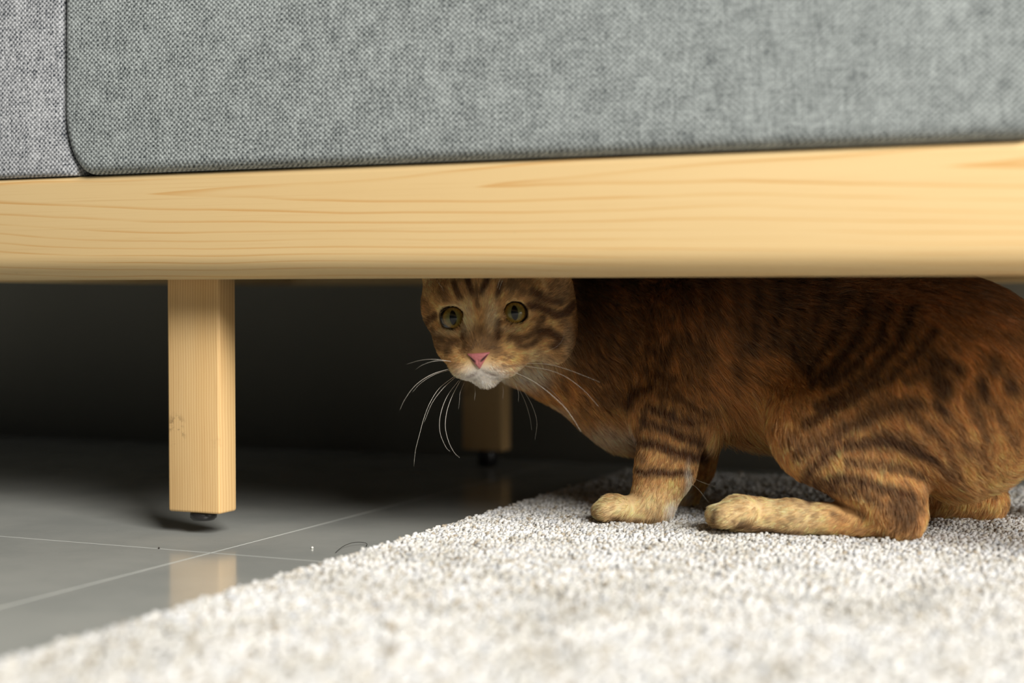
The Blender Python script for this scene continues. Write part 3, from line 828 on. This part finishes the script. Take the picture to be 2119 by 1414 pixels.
# belly fringe hangs long between the legs; chest too
belly = np.clip((py - 790) / 90, 0, 1) * np.clip((px - 1465) / 20, 0, 1) * np.clip((1595 - px) / 30, 0, 1) * (by['foreleg'] > .004) * (by['hindpaw'] > .006) * (by['thigh'] > .002)
chest = np.clip((py - 840) / 60, 0, 1) * np.clip((1330 - px) / 30, 0, 1) * np.clip((px - 1120) / 60, 0, 1) * (by['foreleg'] > .004) * (by['forepaw'] > .01)
fringe = np.clip((py - 955) / 40, 0, 1) * np.clip((px - 1905) / 20, 0, 1) * np.clip((1.215 - root[:, 1]) / .02, 0, 1) * (by['torso'] < by['shank'])
glen = glen + (.021 * belly) + .004 * chest + (.004 * fringe)
gdir = gdir * (1 - belly[:, None] * .7) + np.array([.12, -.05, -1.0]) * belly[:, None] * .7
cn = np.stack([vnoise(root, 330, s) for s in (11, 12, 13)], 1) - .5
cn2 = np.stack([vnoise(root, 120, s) for s in (21, 22, 23)], 1) - .5
ishead_r = by['head'] < .004
gdir = gdir + cn * np.where(ishead_r, .35, .75)[:, None] + cn2 * np.where(ishead_r, .2, .55)[:, None] + rng.normal(0, .10, (N, 3))
tang = gdir - np.einsum('ij,ij->i', gdir, nn)[:, None] * nn
tang /= np.linalg.norm(tang, axis=1)[:, None] + 1e-9
glen = glen * (rng.uniform(.62, 1.15, N) * (1 - .5 * belly * rng.random(N))) * np.clip(mouth_d(root) / .010, .45, 1)
lift = np.where(ishead_r, .32, .42) + rng.normal(0, .08, N)
lift = np.clip(lift, .12, .9) + 1.5 * belly * np.clip((py - 880) / 40, 0, 1) + .5 * chest + .9 * fringe
paw = np.minimum(by['forepaw'], by['hindpaw']) < .004
lift = np.where(paw, .36, lift)
K = 5
s = np.linspace(0, 1, K)
pts = np.empty((N, K, 3), np.float32)
d0 = tang + nn * lift[:, None] * 1.35
d0 /= np.linalg.norm(d0, axis=1)[:, None]
d1 = tang + nn * lift[:, None] * .25 + np.array([0, 0, -.12]); d1 /= np.linalg.norm(d1, axis=1)[:, None]
cur = root - nn * .0006
pts[:, 0] = cur
for k in range(1, K):
    t = s[k]
    d = d0 * (1 - t) + d1 * t
    cur = cur + d * (glen / (K - 1))[:, None]
    pts[:, k] = cur
# tips gather into small locks
cell = np.floor(root / .0040 + cn * 1.3).astype(np.int64)
_, cid_ = np.unique(cell[:, 0] * 1000003 + cell[:, 1] * 1009 + cell[:, 2], return_inverse=True)
cid_ = cid_.ravel(); cntc = np.bincount(cid_)
mt = np.stack([np.bincount(cid_, pts[:, -1, i]) / cntc for i in range(3)], 1)
lockv = rng.uniform(.70, 1.28, len(cntc))[cid_]
pull = (mt[cid_] - pts[:, -1]) * np.where(ishead_r | paw, .2, .48)[:, None]
for k in range(1, K): pts[:, k] += pull * s[k] ** 2
pts[..., 2] = np.maximum(pts[..., 2], .0095)
noise_r = rng.uniform(.62, 1.38, (N, 1)) * np.where(paw, lockv ** 1.5, lockv)[:, None]
frost = (rng.random(N) < np.where(ishead_r, .10, .15))[:, None]
def tint(c):
    c = c * noise_r
    return np.clip(np.where(frost, c * .5 + np.array([.80, .52, .29]) * .5 * (c.mean(1, keepdims=True) * 2.2 + .25), c), .003, .97)
ha, hb = tint(coat(pts[:, 1].astype(np.float64))[0]), tint(coat(pts[:, 4].astype(np.float64))[0])
hk = ha[:, None] + (hb - ha)[:, None] * np.clip((np.arange(K) - 1) / 3, 0, 1)[None, :, None]
hk[:, 0] *= .8
cv = bpy.data.hair_curves.new('fur')
cv.add_curves([K] * N)
cv.points.foreach_set('position', pts.ravel())
rad_ = np.repeat((np.array([1.0, .95, .8, .55, .12]) * .000165)[None], N, 0) * np.where(ishead_r | paw, .72, 1.0)[:, None]
ra_attr = cv.attributes.get('radius') or cv.attributes.new('radius', 'FLOAT', 'POINT')
ra_attr.data.foreach_set('value', rad_.astype(np.float32).ravel())
ca = cv.attributes.new('coat', 'FLOAT_COLOR', 'POINT')
ca.data.foreach_set('color', np.concatenate([hk, np.ones((N, K, 1))], 2).astype(np.float32).ravel())
def mat_fur(name):
    n = NT(name); n.t.nodes.remove(n.b)
    a = n.n('ShaderNodeAttribute'); a.attribute_name = 'coat'
    d = n.n('ShaderNodeBsdfDiffuse'); n.l(a.outputs['Color'], d.inputs[0])
    tr = n.n('ShaderNodeBsdfTranslucent'); n.l(a.outputs['Color'], tr.inputs[0])
    m1 = n.n('ShaderNodeMixShader'); m1.inputs[0].default_value = .38
    n.l(d.outputs[0], m1.inputs[1]); n.l(tr.outputs[0], m1.inputs[2])
    h = n.n('ShaderNodeBsdfHair', component='Reflection'); h.inputs['Color'].default_value = (.8, .72, .6, 1)
    h.inputs['RoughnessU'].default_value = .35; h.inputs['RoughnessV'].default_value = .6
    m2 = n.n('ShaderNodeMixShader'); m2.inputs[0].default_value = .07
    n.l(m1.outputs[0], m2.inputs[1]); n.l(h.outputs[0], m2.inputs[2])
    n.l(m2.outputs[0], n.out.inputs[0])
    return n.m
cv.materials.append(mat_fur('fur_coat'))
fo = bpy.data.objects.new('fur', cv); COL.objects.link(fo); fo.parent = cat; fo['kind'] = 'stuff'

# ---------------- eyes, nose, whiskers
def mat_eye():
    n = NT('olive_iris')
    c = n.coords()
    x, y, z = n.sep(c)                                       # +y looks out of the eye, unit = metres
    r = n.math('SQRT', n.math('ADD', n.math('MULTIPLY', x, x), n.math('MULTIPLY', z, z)))
    px_ = n.math('DIVIDE', x, .0027); pz_ = n.math('DIVIDE', z, .0056)
    pup = n.math('SQRT', n.math('ADD', n.math('MULTIPLY', px_, px_), n.math('POWER', n.math('ABSOLUTE', pz_), 1.6)))
    ang = n.math('ARCTAN2', z, x)
    cx = n.n('ShaderNodeCombineXYZ'); n.put(cx.inputs[0], n.math('MULTIPLY', ang, 9.0)); n.put(cx.inputs[1], n.math('MULTIPLY', r, 220.0))
    fib = n.noise(cx.outputs[0], 1.0, 3, .6)
    iris = n.mix(n.ramp(r, .003, .0078), lin(112, 114, 62), lin(150, 116, 46))
    iris = n.mix(n.math('MULTIPLY', n.ramp(fib, .35, .7), .5), iris, lin(78, 66, 26))
    col = n.mix(n.ramp(r, .0070, .0081), iris, lin(20, 14, 10))
    col = n.mix(n.ramp(pup, 1.06, .94), col, (.0015, .0018, .002))
    return n.set(color=col, rough=.25, spec=.4, coat=.6, coatr=.03)
ME = mat_eye()
for s, e in zip((-1, 1), EYES):
    bm = bmesh.new(); bmesh.ops.create_uvsphere(bm, u_segments=40, v_segments=24, radius=EYE_R)
    for v in bm.verts:                                       # the cornea bulges a little
        c = max(0.0, v.co.y / EYE_R - .72); v.co.y += c * .0030
    eo = bm_obj('eye', bm, ME, cat)
    dr = Vector((-.06 * 1, -1, .03)).normalized()            # both look out past the lens
    toc = (Vector((0, 0, CAM_H)) - Vector(e)).normalized()
    dr = toc
    zax = (Vector(HU) - dr * dr.dot(Vector(HU))).normalized(); xax = dr.cross(zax)
    eo.matrix_world = Matrix.Translation(Vector(e)) @ Matrix((xax, dr, zax)).transposed().to_4x4()
    eo['label'] = 'olive-gold eye with an upright dark pupil'
nv, nf = surface_nets(nose_sdf, NC - .019, NC + .019, .0006)
nm = bigmesh('nose', nv, nf)
nd = np.clip(1.2 - nostril_d((nv - NC) @ HAX.T * (100 / HS / 1.14)) / .05, 0, 1)[:, None]  # shade inside the nostrils painted into the vertex colour
ncol = np.array([.50, .165, .165]) * (.8 + .4 * vnoise(nv, 900, 4))[:, None] * (1 - nd) + np.array([.030, .010, .009]) * nd
nc_a = nm.color_attributes.new('leather', 'FLOAT_COLOR', 'POINT')
nc_a.data.foreach_set('color', np.concatenate([ncol, np.ones((len(nv), 1))], 1).astype(np.float32).ravel())
link('nose', nm, attr_mat('pink_nose_leather', 'leather', .5, .35), cat)['label'] = 'pink nose'

def z8(*p): return [(780 + x * .3253, 640 + y * .3253) for x, y in p]
M_WHISK = plain('pale_whisker', lin(240, 232, 218), .4, .5)
WH = [  # points, depth change towards the tip, root radius
 (z8((480, 335), (380, 320), (280, 325), (190, 350)), .02, 1), (z8((470, 330), (370, 330), (290, 355), (245, 385)), .015, .9),
 (z8((470, 378), (350, 415), (250, 480), (180, 570), (145, 645)), .01, 1.1), (z8((465, 388), (370, 415), (280, 470), (225, 530)), .0, 1),
 (z8((490, 430), (400, 500), (340, 590), (300, 690), (270, 800), (245, 900), (235, 1000)), .0, 1.25), (z8((500, 432), (420, 505), (350, 600), (300, 720)), -.01, 1.15),
 (z8((520, 455), (455, 540), (415, 630), (398, 720), (405, 800), (440, 880), (465, 905)), -.01, 1.15), (z8((530, 455), (480, 550), (445, 650), (435, 750), (455, 840), (490, 910), (525, 945)), -.015, 1.15),
 (z8((555, 470), (530, 530), (525, 580), (520, 635)), -.01, .6), (z8((940, 345), (1080, 350), (1200, 380), (1320, 425), (1420, 465)), -.012, 1.1),
 (z8((930, 360), (1080, 385), (1200, 430), (1320, 520), (1410, 620)), -.016, 1.1), (z8((860, 395), (980, 450), (1080, 520), (1180, 610), (1250, 700), (1300, 785)), -.02, 1.1),
 (z8((910, 390), (1010, 450), (1110, 520), (1190, 610), (1275, 745)), -.02, 1.2), (z8((850, 430), (910, 520), (950, 610), (975, 700), (985, 770)), -.018, 1),
 (z8((870, 430), (940, 530), (990, 620), (1018, 720), (1005, 830)), -.018, 1.1), (z8((880, 470), (900, 530), (900, 590)), -.01, .6), (z8((800, 490), (805, 530), (798, 570)), -.01, .5),
 (z8((620, 480), (625, 530), (620, 580)), -.01, .5), (z1((1450, 840), (1560, 790), (1620, 720), (1640, 630)), -.012, .6),
 (z1((1000, 240), (1025, 165), (1055, 95)), -.004, .7), (z1((985, 225), (1005, 150), (1035, 85)), -.004, .7), (z1((470, 260), (430, 190), (370, 120)), -.004, .5),
 ([(1430, 988), (1452, 998), (1482, 1008)], -.002, .6), ([(1424, 996), (1446, 1014), (1466, 1040)], -.004, .6)]
for pl, dz_, rr in WH:
    r0 = on_cat(*pl[0])
    Y0 = r0[1]; m = len(pl); rr *= 1.05 if pl[-1][0] > 1090 and pl[0][0] < 1200 else 1.0
    p3 = [P(x, y, Y0 + .0015 + dz_ * (i / (m - 1)) - .016 * min(1, 2.5 * i / (m - 1))) for i, (x, y) in enumerate(pl)]
    c = spline(p3, 20)
    v, f = tube(c, .000125 * rr * np.linspace(1, .22, 20), 5)
    link('whisker', npmesh('whisker', v, f), M_WHISK, cat)

# ------------------------------------------------------------------ small things on the floor by the rug
def z4(*p): return [(600 + x * .1416, 1000 + y * .1416) for x, y in p]
hl = z4((668, 1020), (700, 985), (780, 925), (880, 882), (980, 864), (1080, 870), (1125, 890), (1120, 925))
hz = [.0006, .0012, .002, .003, .003, .002, .001, .0006]
hpnt = spline([floor_pt(x, y, z) for (x, y), z in zip(hl, hz)], 30)
v, f = tube(hpnt, np.full(30, .00022), 5)
tag(link('hair_strand', npmesh('hair_strand', v, f), plain('dark_thread', lin(28, 24, 20), .6)), 'thin dark loose hair curling on the grey tile beside the rug edge', 'hair')
def crumb(px, py, r, col, label):
    bm = bmesh.new(); bmesh.ops.create_icosphere(bm, subdivisions=2, radius=r)
    for v in bm.verts: v.co *= 1 + .25 * math.sin(v.co.x * 5000 + v.co.y * 3100 + v.co.z * 4200)
    o = bm_obj('crumb', bm, plain('crumb_' + label.split()[1], col, .8)); c = floor_pt(px, py); o.location = (c[0], c[1], r * .95)
    tag(o, label, 'crumb')
crumb(646.5, 1136, .0009, lin(226, 224, 214), 'tiny white crumb lying on the grey tile left of the rug edge')
crumb(329, 1136, .0007, lin(50, 46, 42), 'tiny dark speck lying on the pale tile joint below the wooden sofa leg')
